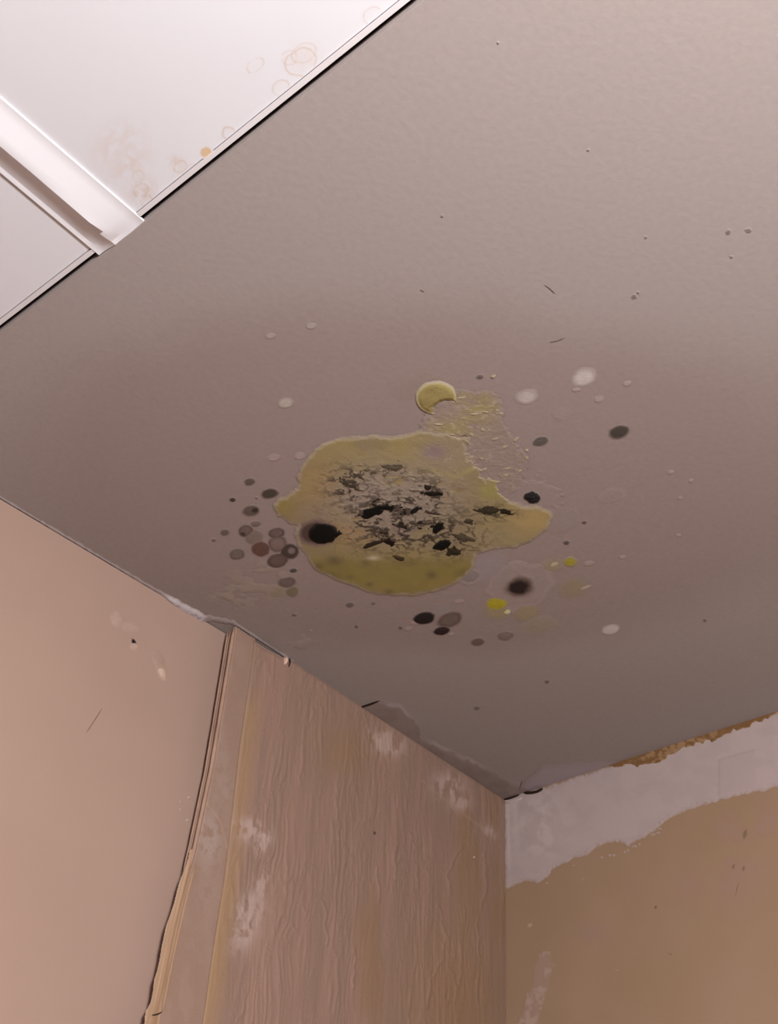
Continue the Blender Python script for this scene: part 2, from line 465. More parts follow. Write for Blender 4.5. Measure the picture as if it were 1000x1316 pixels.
def tube(name, surf, pts, rad, mat, parent, lift=0.0, seg=8, jitter=0.0):
    rings = []
    n = len(pts)
    P = [surf(float(x), float(y)) + surf.n * lift for x, y in pts]
    for i, p in enumerate(P):
        t = P[min(i + 1, n - 1)] - P[max(i - 1, 0)]; t = t / np.linalg.norm(t)
        s = np.cross(t, surf.n); s /= np.linalg.norm(s)
        r = rad[i] if hasattr(rad, '__len__') else rad
        r *= 1 + jitter * (vnoise(np.array(i * 1.7), np.array(3.1), 9) - .5)
        if i in (0, n - 1): r *= .4
        rings.append([p + s * r * math.cos(2 * math.pi * k / seg) + surf.n * r * .8 * math.sin(2 * math.pi * k / seg) for k in range(seg)])
    return link(name, loft(name, rings), mat, parent)
def along(pts, k):
    p = np.array(pts, float); d = np.r_[0, np.cumsum(np.hypot(*np.diff(p, axis=0).T))]
    t = np.linspace(0, d[-1], k)
    return np.stack([np.interp(t, d, p[:, 0]), np.interp(t, d, p[:, 1])], 1)
m_bead = rough_mat('bead_paint', A_PANEL * [1.15, 1.12, 1.1], A_PANEL * [1.40, 1.38, 1.32], 25, 0.6)
m_cream = rough_mat('bare_cream_wood', A_PANEL * [1.35, 1.30, 0.92], A_PANEL * [1.75, 1.68, 1.30], 60, 0.8, stretch=(1, 1, .12))
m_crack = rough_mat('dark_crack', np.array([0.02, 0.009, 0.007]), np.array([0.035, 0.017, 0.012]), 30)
m_groove = rough_mat('scratch_brown', A_PANEL * .45, A_PANEL * .6, 30)  # dark brown of the scratch, the hairlines and a fine crack
tag(tube('bead', LP, along([(x - 1.5, y) for x, y in STRIP_L[:5]], 26), 0.0030, m_bead, trim3, 0.001, jitter=.3), 'narrow rounded bead on the edge of the strip')
tube('groove', LM, along([(x - 6, y + 2) for x, y in STRIP_L[:5]], 26), 0.0010, m_bead, trim3, 0.0)
tube('outer_bead', LM, along([(x - 8.5, y + 3) for x, y in STRIP_L[:5]], 26), 0.0016, m_bead, trim3, 0.0, jitter=.4)
def torn_fn(X, Y):
    c0 = xl(Y) - 3.5
    w = np.interp(Y, [1095, 1130, 1200, 1290, 1300, 1345], [1.5, 5, 8, 8.5, 12, 12])
    j = (vnoise(Y / 14, Y * 0, 15) - .5) * 1.5
    q = np.abs(X - c0 - j) / w
    n = vnoise((X - c0) / 1.8, Y / 60, 19)
    c = mixc(np.broadcast_to(A_PANEL * [1.25, 1.22, 0.98], X.shape + (3,)), A_PANEL * [1.55, 1.58, 1.35], sstep(.3, .8, n))
    c = mixc(c, A_PANEL * [1.0, .85, .62], np.exp(-((X - c0 - 1) / 1.6) ** 2) * .8)
    return c, (q < 1) * 1.0, (0.0012 + .0012 * n) * np.sqrt(np.clip(1 - q * q, 0, 1))
tag(skin('torn_edge', LP, (150, 262, 1092, 1490), 1.0, torn_fn, m_relief, trim3), 'bare cream splintered edge of the strip')
tube('torn_sliver', LP, along([(float(xl(y)) + 3, y) for y in (1112, 1168, 1215, 1262, 1300)], 16), 0.0012, m_cream, trim3, 0.003, jitter=.6)
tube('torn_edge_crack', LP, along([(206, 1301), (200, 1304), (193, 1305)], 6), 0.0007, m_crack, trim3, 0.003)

# open joint under the ceiling above the strip, and the chip beside it
def joint2_fn(X, Y):
    return A_PANEL, (top_gap(X, Y) < .016) * (X > 302) * (X < 376) * 1.0, X * 0
skin('open_joint', LM, (300, 378, 795, 872), 1.0, joint2_fn, m_relief, wall_left, 0.0)
# the side of the strip that returns to the pinkish wall
rr = []
for x, y in along([(x, y) for x, y in STRIP_L], 24):
    pa_ = LP(float(x - .5), float(y)) + nP * .0012; pb_ = LW(float(x - 11), float(y + 6)) - nL * .002
    pa_[2] = min(pa_[2], CEIL - .001); pb_[2] = pa_[2]
    rr.append([pa_, pb_, pb_ + dP * -.03, pa_ - nP * .0016])
tag(link('return_face', loft('return_face', rr, False), m_bead, trim3), 'narrow side of the strip returning to the wall')
def blob(name, surf, cx, cy, rx, ry, rgb, parent, rot=0, h=.0012, a=1.0, soft=.3, seed=1, wob=.35, mat=None, lift=.0003, cut=.03):
    R = max(rx, ry) * 1.7 + 2
    def fn(X, Y):
        c, s = math.cos(math.radians(rot)), math.sin(math.radians(rot))
        u = ((X - cx) * c + (Y - cy) * s) / rx; v = (-(X - cx) * s + (Y - cy) * c) / ry
        q = np.hypot(u, v) * (1 + wob * (fbm(u * 1.6 + 9, v * 1.6 + seed * 7.3, seed) - .5) * 2 + .8 * wob * (fbm(X / 4.2, Y / 3.2, seed + 1) - .5))
        al = a * (1 - sstep(1 - soft, 1 + soft, q))
        n = fbm(u * 2.3, v * 2.3, seed + 5)
        return np.asarray(rgb) * (0.85 + .3 * n)[..., None], al, h * np.clip(1 - q * q, 0, 1) * (.5 + n)
    return skin(name, surf, (cx - R, cx + R, cy - R, cy + R), max(.6, min(rx, ry) / 7), fn, mat or {id(LW): m_relief, id(LP): m_relief, id(RW): m_band, id(CE): m_tape}[id(surf)], parent, lift, cut)
tag(blob('paint_chip', LP, 366, 850, 2.4, 5, A_PANEL * [2.3, 2.4, 2.5], wall_left, 10, .003, seed=4, lift=.003), 'small white chip sticking out under the ceiling')
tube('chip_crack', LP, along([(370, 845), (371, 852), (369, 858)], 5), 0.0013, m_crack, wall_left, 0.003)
# nail hole, dabs and scratch on the plain part of the wall
tag(blob('nail_hole', LW, 172, 826, 2.6, 5.2, np.array([.012, .008, .007]), wall_left, -28, 0, seed=6), 'dark nail hole')  # flat blob, the shade inside the hole painted near black
blob('hole_rim', LW, 173, 831, 5, 4.5, A_LEFT * [1.25, 1.25, 1.25], wall_left, 0, .0012, .7, .5, 7, lift=.0002)
blob('filler_dab', LW, 151, 796, 6.5, 9, A_LEFT * [1.2, 1.27, 1.3], wall_left, 0, .0006, .55, .6, 8)
blob('filler_dab', LW, 168, 805, 11, 6, A_LEFT * [1.12, 1.18, 1.2], wall_left, 10, .0004, .5, .6, 9)
tag(blob('filler_dab', LW, 208, 864, 4.5, 8, A_LEFT * [1.45, 1.5, 1.5], wall_left, -20, .0012, .9, .5, 10), 'whitish dab of filler')
blob('filler_dab', LW, 204, 850, 7, 14, A_LEFT, wall_left, -25, .0010, .5, .5, 12, lift=.0001)
tube('scratch', LW, along([(131, 911), (122, 925), (111, 942)], 6), 0.0005, m_groove, wall_left, 0)
for k, (x, y, r) in enumerate([(243, 1025, 2), (241, 1054, 2), (232, 1040, 1.5), (273, 1004, 2), (232, 1030, 1.2)]):
    blob('paint_fleck', LW, x, y, r, r, A_LEFT * [1.3, 1.35, 1.35], wall_left, 0, .0006, .8, .4, 30 + k)
for k, (x, y, r) in enumerate([(479, 1071, 2.2), (608, 1102, 1.6)]):
    blob('paint_fleck', LP, x, y, r, r, A_PANEL * ([.3, .3, .3] if k == 0 else [1.8, 1.9, 1.9]), wall_left, 0, .0006, .9, .4, 40 + k, lift=.003)

# ---------------------------------------------------------------- right wall: filler band, torn strip, smears
FILL = [(647, 1025), (700, 1012), (785, 985), (1010, 913), (1160, 865), (1160, 968), (1080, 990), (1030, 1003), (985, 1015), (950, 1022), (918, 1031), (896, 1038), (878, 1043), (862, 1052),
        (850, 1060), (838, 1071), (822, 1079), (806, 1087), (795, 1083), (780, 1083), (766, 1090), (755, 1099), (738, 1103), (722, 1110), (712, 1116),
        (704, 1128), (690, 1135), (675, 1133), (664, 1136), (655, 1142), (648, 1143)]
def fill_fn(X, Y):
    n = fbm(X / 9, Y / 9, 81); n3 = fbm(X / 2.6, Y / 2.6, 83)
    inner = sstep(1150, 1000, Y)
    d = polydist(X, Y, FILL) + (n - .5) * 5 + (n3 - .5) * 4
    base = mixc(np.broadcast_to(A_FILL, X.shape + (3,)), A_FILL * [.93, .94, .95], sstep(.4, .7, fbm(X / 30, Y / 20, 85)))
    sm = gauss(X, Y, 690, 1062, 38, 40) * sstep(.45, .65, fbm(X / 11, Y / 13, 87)); base = mixc(base, A_FILL * [1.14, 1.16, 1.17], sm)
    sm = np.exp(-((X - 653 - (Y - 1027) * .02) / 3.0) ** 2) * sstep(1140, 1090, Y); base = mixc(base, A_FILL * [1.18, 1.2, 1.2], sm)
    sm = np.exp(-((X - 662 - (Y - 1027) * .05) / 5) ** 2) * sstep(1120, 1060, Y) * .8; base = mixc(base, A_FILL * [1.16, 1.18, 1.2], sm * .8)
    sq = polydist(X, Y, [(925, 977), (970, 965), (972, 1012), (926, 1022)])
    base = mixc(base, A_FILL * [.93, .93, .95], (sq > 0) * .8)
    base = mixc(base, A_FILL * [.78, .77, .8], np.exp(-(linedist(X, Y, [(925, 1025), (925, 977), (970, 964)]) / 1.3) ** 2) * .6)
    # thin grey feathered rim where the filler was dragged out
    rim = sstep(7, 1, d) * (Y > 1012 - (X - 785) * .30); base = mixc(base, A_FILL * [.84, .82, .80], rim * .55)
    hole = sstep(.70, .78, n3) * sstep(14, 2, d) * (Y > 1010)
    a = sstep(-.3, 1.2, d) * (1 - .7 * hole)
    return base, a, .0011 * sstep(0, 4, d) + .0004 * n + .0010 * gauss(X, Y, 690, 1062, 38, 40) * fbm(X / 8, Y / 8, 89)
band = skin('filler_band', RW, (646, 1150, 865, 1150), 1.2, fill_fn, m_band, wall_right)
tag(band, 'ragged white band of filler spread along the top of the tan wall')
for k in range(15):
    rx_ = vnoise(np.array(k * 3.7), np.array(1.), 91); ry_ = vnoise(np.array(k * 5.1), np.array(7.), 93)
    x = [805, 812, 783, 829, 840, 706, 778, 833, 846, 745][k % 10] + 26 * (rx_ - .5); y = np.interp(x, [655, 704, 755, 806, 850, 918, 985], [1142, 1128, 1099, 1087, 1060, 1031, 1015]) + 3 + 7 * ry_
    blob('filler_crumb', RW, float(x), float(y), 1.0 + 1.6 * float(rx_), .8 + 1.1 * float(ry_), A_FILL * .9, wall_right, 0, .0004, .75, .4, 200 + k)
def tear_fn(X, Y):
    top = 1027 - .318 * (X - 648) - 2
    th = np.interp(X, [780, 800, 820, 850, 872, 890, 908, 925, 940, 965, 985, 1030], [0, 5, 13, 15, 12, 8, 9, 12, 7, 7, 3.5, 3])
    th = th + (vnoise(X / 4.0, X * 0, 95) - .5) * 6 * (th > 2)
    d = np.minimum(Y - top, top + 2 + th - Y)
    n = fbm(X / 5, Y / 4, 97)
    c = mixc(np.broadcast_to(A_RIGHT * [.58, .46, .30], X.shape + (3,)), A_RIGHT * [.95, .88, .72], sstep(.42, .62, n) * sstep(796, 830, X) * sstep(960, 900, X))
    return c, sstep(-.2, .9, d) * (th > .8), X * 0 + .0004 * n
tag(skin('torn_strip', RW, (778, 1150, 860, 995), 1.0, tear_fn, m_band, wall_right, .0022), 'torn yellow brown strip of bare board under the ceiling')
SMEAR = [(696, 1222), (706, 1224), (712, 1240), (706, 1262), (700, 1285), (690, 1325), (662, 1345), (664, 1316), (674, 1290), (682, 1265), (686, 1240)]
def smear_fn(X, Y):
    n = fbm(X / 6, Y / 8, 101)
    d = polydist(X, Y, SMEAR) + (n - .5) * 8
    c = mixc(np.broadcast_to(A_RIGHT * [1.07, 1.10, 1.38], X.shape + (3,)), A_RIGHT * [1.30, 1.45, 1.95], sstep(.52, .68, n))
    return c, sstep(-1, 4, d) * .8, .0005 * n
tag(skin('filler_smear', RW, (650, 725, 1210, 1345), 1.0, smear_fn, m_band, wall_right), 'pinkish white smear on the tan paint')
blob('filler_dab', RW, 680, 1189, 4.2, 2.6, A_RIGHT * [1.35, 1.45, 1.7], wall_right, -20, .001, .9, .4, 51)
for k, (x, y, rx, ry, f) in enumerate([(958, 1072, 2.5, 6, .6), (943, 1114, 1.6, 3, .6), (956, 1116, 1.8, 3, .6), (843, 1166, 1.6, 2, .45), (948, 1142, .9, 9, .75), (862, 1226, 3, 1, .8), (793, 1248, 3, 1.2, 1.2), (748, 1130, 2, 2, 1.2)]):
    blob('wall_mark', RW, x, y, rx, ry, A_RIGHT * f, wall_right, 15, .0002, .8, .5, 60 + k)
def under_fn(X, Y):
    g = np.clip(gauss(X, Y, 965, 1060, 55, 30) + gauss(X, Y, 940, 1120, 40, 40) + .8 * gauss(X, Y, 760, 1200, 26, 18) + .8 * gauss(X, Y, 850, 1140, 50, 18), 0, 1)
    return A_RIGHT * [1.03, 1.0, 1.28], g * sstep(.35, .6, fbm(X / 26, Y / 26, 71)) * .7 * (polydist(X, Y, FILL) < -6), X * 0
skin('pink_undercoat', RW, (715, 1030, 1020, 1240), 2.0, under_fn, m_band, wall_right, .00008)

# ---------------------------------------------------------------- ceiling: joint tape, torn paper, cracks at the corner
def wall_line(X):
    return np.interp(X, [-60, 262, 300, 648, 720], [640 - 60 * .5972, 640 + 262 * .5972, 1027 - .6486 * 348, 1027, 1027 + .6486 * 72])
def tape_fn(X, Y):
    up = np.interp(X, [462, 488, 515, 540, 541, 580, 616, 650, 672, 690], [909, 899, 905, 931, 946, 963, 980, 999, 1010, 1016])
    up = up + (vnoise(X / 9, X * 0, 105) - .5) * 3
    d = np.minimum(Y - up, wall_line(X) + 3 - Y); d = np.minimum(d, X - 462)
    n = fbm(X / 12, Y / 6, 107)
    c = mixc(np.broadcast_to(pig((108, 86, 75), 930), X.shape + (3,)), pig((103, 81, 70), 930), sstep(.4, .65, n))
    c = mixc(c, pig((124, 102, 91), 930), np.exp(-((Y - up - 3) / 3.5) ** 2) * (.3 + .7 * sstep(545, 560, X) * sstep(640, 600, X) + .6 * sstep(490, 500, X) * sstep(535, 520, X)) * sstep(.35, .6, n + .1))
    return c, sstep(-.5, 1.5, d) * .95, .0005 * sstep(0, 5, d) + .0001 * n
tag(skin('joint_tape', CE, (458, 694, 894, 1036), 1.0, tape_fn, m_tape, ceiling), 'lifting joint tape along the top of the ridged panel')
def patch_fn(X, Y):
    d = polydist(X, Y, [(672, 1012), (700, 984), (800, 979), (780, 989), (720, 1012), (700, 1020), (680, 1022)]) + (fbm(X / 10, Y / 8, 111) - .5) * 6
    return pig((126, 104, 98), 990), sstep(-4, 6, d) * .7, X * 0 + .0002
skin('filler_patch', CE, (665, 810, 972, 1028), 1.2, patch_fn, m_tape, ceiling, .0003)
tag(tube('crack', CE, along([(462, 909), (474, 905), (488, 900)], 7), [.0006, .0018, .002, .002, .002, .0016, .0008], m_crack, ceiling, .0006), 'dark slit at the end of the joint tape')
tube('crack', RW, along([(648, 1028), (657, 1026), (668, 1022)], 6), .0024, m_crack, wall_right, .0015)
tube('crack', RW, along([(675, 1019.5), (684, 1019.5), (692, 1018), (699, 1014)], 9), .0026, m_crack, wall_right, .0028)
tube('crack', CE, along([(671, 1003), (669, 1010), (667, 1016)], 5), .0008, m_groove, ceiling, .0004)
tube('filler_lip', RW, along([(649, 1032), (656, 1031.5), (664, 1029), (672, 1026)], 9), .0026, rough_mat('filler_white', A_FILL * 1.05, A_FILL * 1.2, 60), wall_right, .0015, jitter=.5)
def paper_fn(X, Y):
    w = np.interp(X, [0, 190, 212, 222, 240, 256, 264, 275, 300, 330, 372], [1.2, 1.5, 3.5, 4.0, 6, 9, 5, 3, 2.6, 1.6, 1.0]) + (vnoise(X / 5, X * 0, 115) - .5) * 2.2
    w = np.maximum(w, .9)
    m = wall_line(X) - 1
    off = np.interp(X, [200, 222, 256, 270, 300], [0, 0, 2, -2, 0])
    q = np.abs(Y - m - off) / w
    n = fbm(X / 4, Y / 3, 117)
    f = sstep(205, 225, X) * sstep(268, 258, X)
    c = mixc(np.broadcast_to(pig((126, 104, 96), 780), X.shape + (3,)), pig((136, 114, 106), 780), np.clip(f * 1.1 * (.5 + n), 0, 1))
    return c, (q < 1) * 1.0, (.0008 + .004 * f) * np.sqrt(np.clip(1 - q * q, 0, 1)) * (.6 + .8 * n)
tag(skin('torn_paper', CE, (-30, 378, 610, 872), 1.2, paper_fn, m_tape, ceiling), 'torn curled paper edge of the plasterboard along the pinkish wall')
def specks():
    o = []
    for k, (x, y, rx, ry, c) in enumerate([(936, 298, 3, 3, .5), (962, 296, 3.5, 2.5, .55), (815, 381, 3, 2.5, .5), (820, 376, 1.5, 1.5, .5), (568, 278, 1.6, 1.6, .45), (756, 193, 1.6, 1.6, .5),
            (703, 876, 2.4, 2.2, .35), (613, 910, 3.4, 2.2, .45), (906, 797, 2.2, 2, .5), (640, 55, 1.4, 1.4, .6), (830, 305, 1.5, 1.5, .6), (940, 330, 2, 1.5, .6), (458, 805, 2.2, 1.8, .35), (515, 807, 2.4, 2, .3)]):
        blob('speck', CE, x, y, rx, ry, TINTED_BOARD * c, ceiling, 0, .0002, .8, .5, 300 + k)
specks()
for k, p in enumerate([[(700, 366), (706, 370), (713, 377)], [(706, 440), (716, 438), (726, 434)], [(540, 512 - 140), (545, 375)]]):
    tube('hairline', CE, along(p, 5), .00045, m_groove, ceiling, .0002)
def drip_fn(X, Y):
    n = fbm(X / 16, Y / 9, 321)
    g = np.clip(gauss(X, Y, 300, 768, 34, 16) + gauss(X, Y, 338, 742, 34, 16), 0, 1)
    return pig((128, 105, 86), 770), g * sstep(.48, .66, n) * .6, .0004 * n * g
tag(skin('drip_mark', CE, (262, 385, 715, 792), 1.1, drip_fn, m_tape, ceiling, .0002), 'faint yellowish dried drips near the torn paper edge')
blob('drip_mark', CE, 388, 828, 12, 7, pig((118, 97, 84), 800), ceiling, -15, .0003, .35, .6, 324, wob=.8)

# ---------------------------------------------------------------- white panels: brown water stains
def on_panel(X, Y):
    P = CW(X, Y)
    return (P[..., 0] < np.interp(P[..., 1], [p[1] for p in edge[::-1]], [p[0] for p in edge[::-1]]) - .0115) * 1.0
def stain(rings, clouds, box):
    def fn(X, Y):
        keep = np.ones(X.shape)
        for k, (cx, cy, rx, ry, a) in enumerate(rings):
            seed = 400 + int(cx)
            c, s = math.cos(math.radians(-35)), math.sin(math.radians(-35))
            u = ((X - cx) * c + (Y - cy) * s) / rx; v = (-(X - cx) * s + (Y - cy) * c) / ry
            th = np.arctan2(v, u)
            q = np.hypot(u, v) * (1 + .35 * (fbm(np.cos(th) * 1.3 + 5, np.sin(th) * 1.3 + seed, seed) - .5))
            g = sstep(.3, .5, fbm(np.cos(th) * 1.5 + seed, np.sin(th) * 1.5, seed + 3))
            keep = keep * (1 - np.clip(a * (np.exp(-((q - .85) / (1.3 / rx)) ** 2) * (.25 + .75 * g) + .10 * (q < .85)), 0, .95))
        for k, (cx, cy, rx, ry, a) in enumerate(clouds):
            keep = keep * (1 - a * gauss(X, Y, cx, cy, rx, ry, 50) * sstep(.3, .6, fbm(X / 9, Y / 9, 430 + k)))
        return TAN * [1.0, .985, .97], (1 - keep) * on_panel(X, Y), X * 0
    return skin('water_stain', CW, box, .9, fn, m_stain, pa, .00002)
TAN = np.array([.55, .42, .345])
stain([(479, 20, 15, 13, .45)], [], (458, 498, 2, 40))
stain([(387, 80, 24, 20, .55), (391, 68, 20, 13, .4), (372, 74, 12, 10, .35), (361, 113, 13, 11, .45)], [(395, 75, 26, 22, .14)], (342, 420, 48, 134))
stain([(328, 84, 14, 9, .4)], [], (310, 341, 66, 102))
stain([(444, 62, 8, 6, .35)], [], (432, 455, 50, 74))
stain([(294, 171, 9, 10, .6)], [], (280, 308, 156, 186))
stain([(232, 214, 10, 8, .5), (244, 218, 12, 7, .4)], [(226, 206, 12, 8, .35), (236, 220, 18, 9, .25)], (206, 258, 196, 236))
stain([(181, 244, 11, 9, .5), (188, 258, 9, 7, .5), (178, 226, 9, 8, .3)], [(150, 185, 22, 34, .30), (165, 215, 14, 30, .35), (183, 246, 14, 18, .5)], (112, 204, 140, 272))
so = blob('water_stain', CW, 265, 196, 7.5, 7, np.array([.60, .41, .24]), pa, 0, 0, .9, .25, 441, .25, m_stain, .00002)
tag(so, 'small orange brown stain spot')

# ---------------------------------------------------------------- mould on the plasterboard
mp = bpy.data.objects.new('mould_patch', None); COL.objects.link(mp)
mp.location = tuple(CE(500., 660.))
tag(mp, 'large yellow mould patch with black crusts spread over the plasterboard ceiling', 'mould')
def adopt(o, parent):
    o.parent = parent; o.matrix_parent_inverse = Matrix.Translation(-Vector(parent.location))
    return o
BODY = [(352, 650), (356, 640), (368, 636), (383, 627), (383, 610), (391, 593), (404, 578), (420, 567), (440, 561), (465, 561), (485, 559), (505, 561), (527, 556), (545, 552),
        (566, 556), (590, 560), (604, 572), (612, 596), (626, 612), (641, 618), (646, 632), (656, 643), (672, 650), (696, 650), (708, 654), (711, 664), (704, 678), (686, 693), (664, 703), (632, 705),
        (612, 712), (610, 728), (600, 741), (580, 752), (555, 761), (530, 766), (500, 765), (474, 761), (450, 750), (428, 744), (410, 735), (398, 722), (390, 707), (383, 699),
        (380, 686), (383, 674), (370, 671), (358, 664)]
GREENS = [(430, 720, 11, 7, .75), (408, 727, 9, 5, .7), (425, 742, 13, 7, .75), (453, 755, 8, 4, .75), (475, 750, 5, 3, .6), (500, 760, 7, 4, .6), (555, 738, 7, 5, .7), (470, 722, 6, 4, .5), (450, 741, 6, 3, .45), (595, 735, 12, 6, .35), (520, 722, 14, 5, .3)]
def body_fn(X, Y):
    n1 = fbm(X / 40, Y / 30, 501); n2 = fbm(X / 14, Y / 9, 503); n3 = fbm(X / 5, Y / 3.4, 505); n4 = fbm(X / 2.2, Y / 1.6, 507)
    rag = sstep(560, 600, X) * sstep(650, 630, Y)
    d = polydist(X, Y, BODY) + (n2 - .5) * (5 + 16 * rag) + (n3 - .5) * (3 + 16 * rag)
    P = lambda c: pig(c, 655) * [.80, .75, .88]
    c = mixc(np.broadcast_to(P((139, 117, 76)), X.shape + (3,)), P((146, 124, 74)), sstep(.35, .65, n1))
    c = mixc(c, P((150, 128, 64)), np.clip(gauss(X, Y, 520, 585, 26, 24) * .8, 0, 1))
    c = mixc(c, P((152, 121, 66)), np.clip(1.2 * gauss(X, Y, 408, 625, 30, 30), 0, 1))          # orange wedge
    c = mixc(c, P((138, 116, 58)), np.clip(1.3 * gauss(X, Y, 368, 652, 18, 14), 0, 1))
    c = mixc(c, P((137, 112, 84)), np.clip(1.1 * gauss(X, Y, 405, 660, 30, 14), 0, 1) * .7)
    c = mixc(c, P((156, 122, 70)), np.clip(1.1 * gauss(X, Y, 455, 682, 34, 14), 0, 1))
    c = mixc(c, P((132, 112, 55)), sstep(706, 728, Y + 10 * (n2 - .5)) * (X < 640))                # lower yellow
    c = mixc(c, P((136, 114, 60)), sstep(735, 755, Y) * sstep(.45, .6, n2))
    c = mixc(c, P((160, 132, 80)), np.clip(1.3 * gauss(X, Y, 682, 668, 28, 18), 0, 1))           # right lobe
    c = mixc(c, P((148, 126, 86)), np.clip(1.2 * gauss(X, Y, 635, 690, 40, 14), 0, 1) * .8)
    c = mixc(c, P((146, 130, 66)), np.clip(1.2 * gauss(X, Y, 628, 630, 14, 12), 0, 1))
    c = mixc(c, P((146, 124, 92)), np.clip(1.2 * gauss(X, Y, 575, 580, 38, 24), 0, 1) * .8)
    c = mixc(c, P((132, 108, 98)), np.clip(1.2 * gauss(X, Y, 558, 580, 15, 9), 0, 1) * .8)
    c = mixc(c, P((162, 144, 76)), np.exp(-(linedist(X, Y, [(545, 600), (560, 605), (585, 612), (610, 600)]) / 3) ** 2) * .7)
    # woolly grey beige centre
    ctr = np.clip(1.3 * gauss(X, Y, 505, 640, 85, 48), 0, 1) * sstep(.3, .55, n2 + .15)
    c = mixc(c, P((148, 128, 106)), ctr * .9)
    c = mixc(c, P((152, 132, 102)), gauss(X, Y, 512, 622, 30, 16) * sstep(.4, .6, n3) * .8)
    c = mixc(c, P((122, 98, 92)), gauss(X, Y, 545, 690, 44, 9, 14) * sstep(.4, .6, n2) * .8)
    # brown black mycelium threads
    dens = np.clip(1.15 * gauss(X, Y, 510, 668, 62, 34) + .9 * gauss(X, Y, 447, 620, 26, 20) + .8 * gauss(X, Y, 550, 632, 24, 15) + .6 * gauss(X, Y, 585, 690, 40, 22) + .7 * gauss(X, Y, 635, 657, 28, 10) + .5 * gauss(X, Y, 500, 606, 50, 9), 0, 1)
    thr = 1 - np.abs(2 * fbm(X / 15 + n1 * 2, Y / 8, 511) - 1)
    dk = sstep(.80, .95, thr) * np.clip(dens * 1.3, 0, 1) * sstep(.35, .55, n3 + .12)
    dk = np.maximum(dk, sstep(.62, .72, fbm(X / 9, Y / 5.5, 517)) * sstep(.42, .6, n3) * dens); dk = np.maximum(dk, sstep(.70, .78, n4) * dens * .4)
    c = mixc(c, P((46, 34, 24)), np.clip(dk * 1.15, 0, 1) * .93)
    c = mixc(c, P((112, 94, 74)), dens * .18)
    for gx, gy, rx, ry, s in GREENS:
        c = mixc(c, P((92, 76, 48)), gauss(X, Y, gx, gy, rx, ry) * s)
    hq = np.hypot((X - 407) / 27, (Y - 684) / 18) * (1 + .3 * (n2 - .5))
    c = mixc(c, P((116, 92, 78)), sstep(1.15, .8, hq)); c = mixc(c, P((66, 46, 34)), sstep(.86, .62, hq) * .85)
    # lighter creamy speckle and rim
    c = mixc(c, P((172, 152, 118)), sstep(.70, .80, fbm(X / 4.5, Y / 2.6, 513)) * .45 * sstep(.2, .5, ctr + gauss(X, Y, 580, 575, 60, 30)))
    c = mixc(c, P((158, 138, 108)), np.exp(-((d - 2.0) / 2.0) ** 2) * .7)
    c = mixc(c, P((196, 174, 132)), np.clip(gauss(X, Y, 480, 716, 8, 2.6), 0, 1) * .8)  # small wet highlight, painted into the colour
    a = sstep(-1.0, 2.0, d) * .97
    rv = sstep(590, 620, X) * sstep(610, 590, Y); a = a * (1 - .35 * rv)
    h = .0006 * sstep(0, 5, d) + .0009 * ctr * n3 + .0012 * dk * n3 + .0005 * n2
    return c, a, h
adopt(skin('yellow_growth', CE, (344, 718, 544, 776), .95, body_fn, m_mould, None, .0004), mp)
bpy.data.objects['yellow_growth']['label'] = 'mustard yellow felted mould with a grey woolly centre'
FILM = [(540, 545), (548, 530), (590, 500), (636, 503), (646, 520), (650, 545), (672, 575), (680, 600), (664, 628), (648, 640), (628, 622), (600, 600), (560, 565)]
def film_fn(X, Y):
    n2 = fbm(X / 12, Y / 7, 521); n3 = fbm(X / 5, Y / 3, 523)
    d = polydist(X, Y, FILM) + (n2 - .5) * 16
    yl = np.clip(gauss(X, Y, 610, 522, 40, 26) + .8 * gauss(X, Y, 575, 552, 34, 12), 0, 1)
    c = mixc(np.broadcast_to(pig((136, 112, 98), 570), X.shape + (3,)), pig((150, 130, 84), 530), yl * sstep(.25, .55, n2 + .1))
    rg = np.exp(-((np.hypot((X - 608) / 30, (Y - 522) / 14) - 1) / .1) ** 2) + np.exp(-((np.hypot((X - 606) / 18, (Y - 520) / 8) - 1) / .14) ** 2)
    c = mixc(c, pig((138, 116, 78), 530), np.clip(rg, 0, 1) * .5)
    c = mixc(c, pig((172, 150, 122), 550), sstep(.60, .72, n3) * .7)
    c = mixc(c, pig((86, 64, 52), 560), np.clip(gauss(X, Y, 577, 560, 4, 3) + gauss(X, Y, 597, 561, 4, 3.4), 0, 1))
    c = mixc(c, pig((150, 124, 116), 525), gauss(X, Y, 580, 524, 17, 10) * sstep(.35, .55, n3))
    a = sstep(-3, 8, d) * (.40 + .45 * yl + .2 * (n2 - .5)) + .6 * np.clip(gauss(X, Y, 577, 560, 4, 3) + gauss(X, Y, 597, 561, 4, 3.4), 0, 1)
    return c, np.clip(a, 0, .9), .0005 * n3 + .0004 * n2
adopt(skin('thin_film', CE, (524, 694, 486, 652), 1.0, film_fn, m_mould, None, .0002), mp)
def crescent_fn(X, Y):
    n = fbm(X / 8, Y / 6, 531)
    q = np.hypot((X - 561) / 26, (Y - 511) / 21) * (1 + .1 * (n - .5)); k = np.hypot((X - 581) / 24, (Y - 527) / 13.5) * (1 + .25 * (n - .5))
    d = np.minimum(1 - q, (k - 1) * .8)
    d = np.where((X > 586) & (Y > 500), -1, d)
    c = mixc(np.broadcast_to(pig((150, 128, 82), 510), X.shape + (3,)), pig((142, 118, 74), 510), sstep(.4, .6, n))
    c = mixc(c, pig((186, 166, 128), 510), sstep(.16, .03, 1 - q) * .8)
    return c, sstep(-.05, .07, d), .0012 * sstep(0, .3, d) + .0004 * n
cr = adopt(skin('crescent_lobe', CE, (528, 594, 484, 540), .8, crescent_fn, m_mould, None, .0009), mp)
tag(cr, 'smooth yellow crescent lobe with a pale rim')
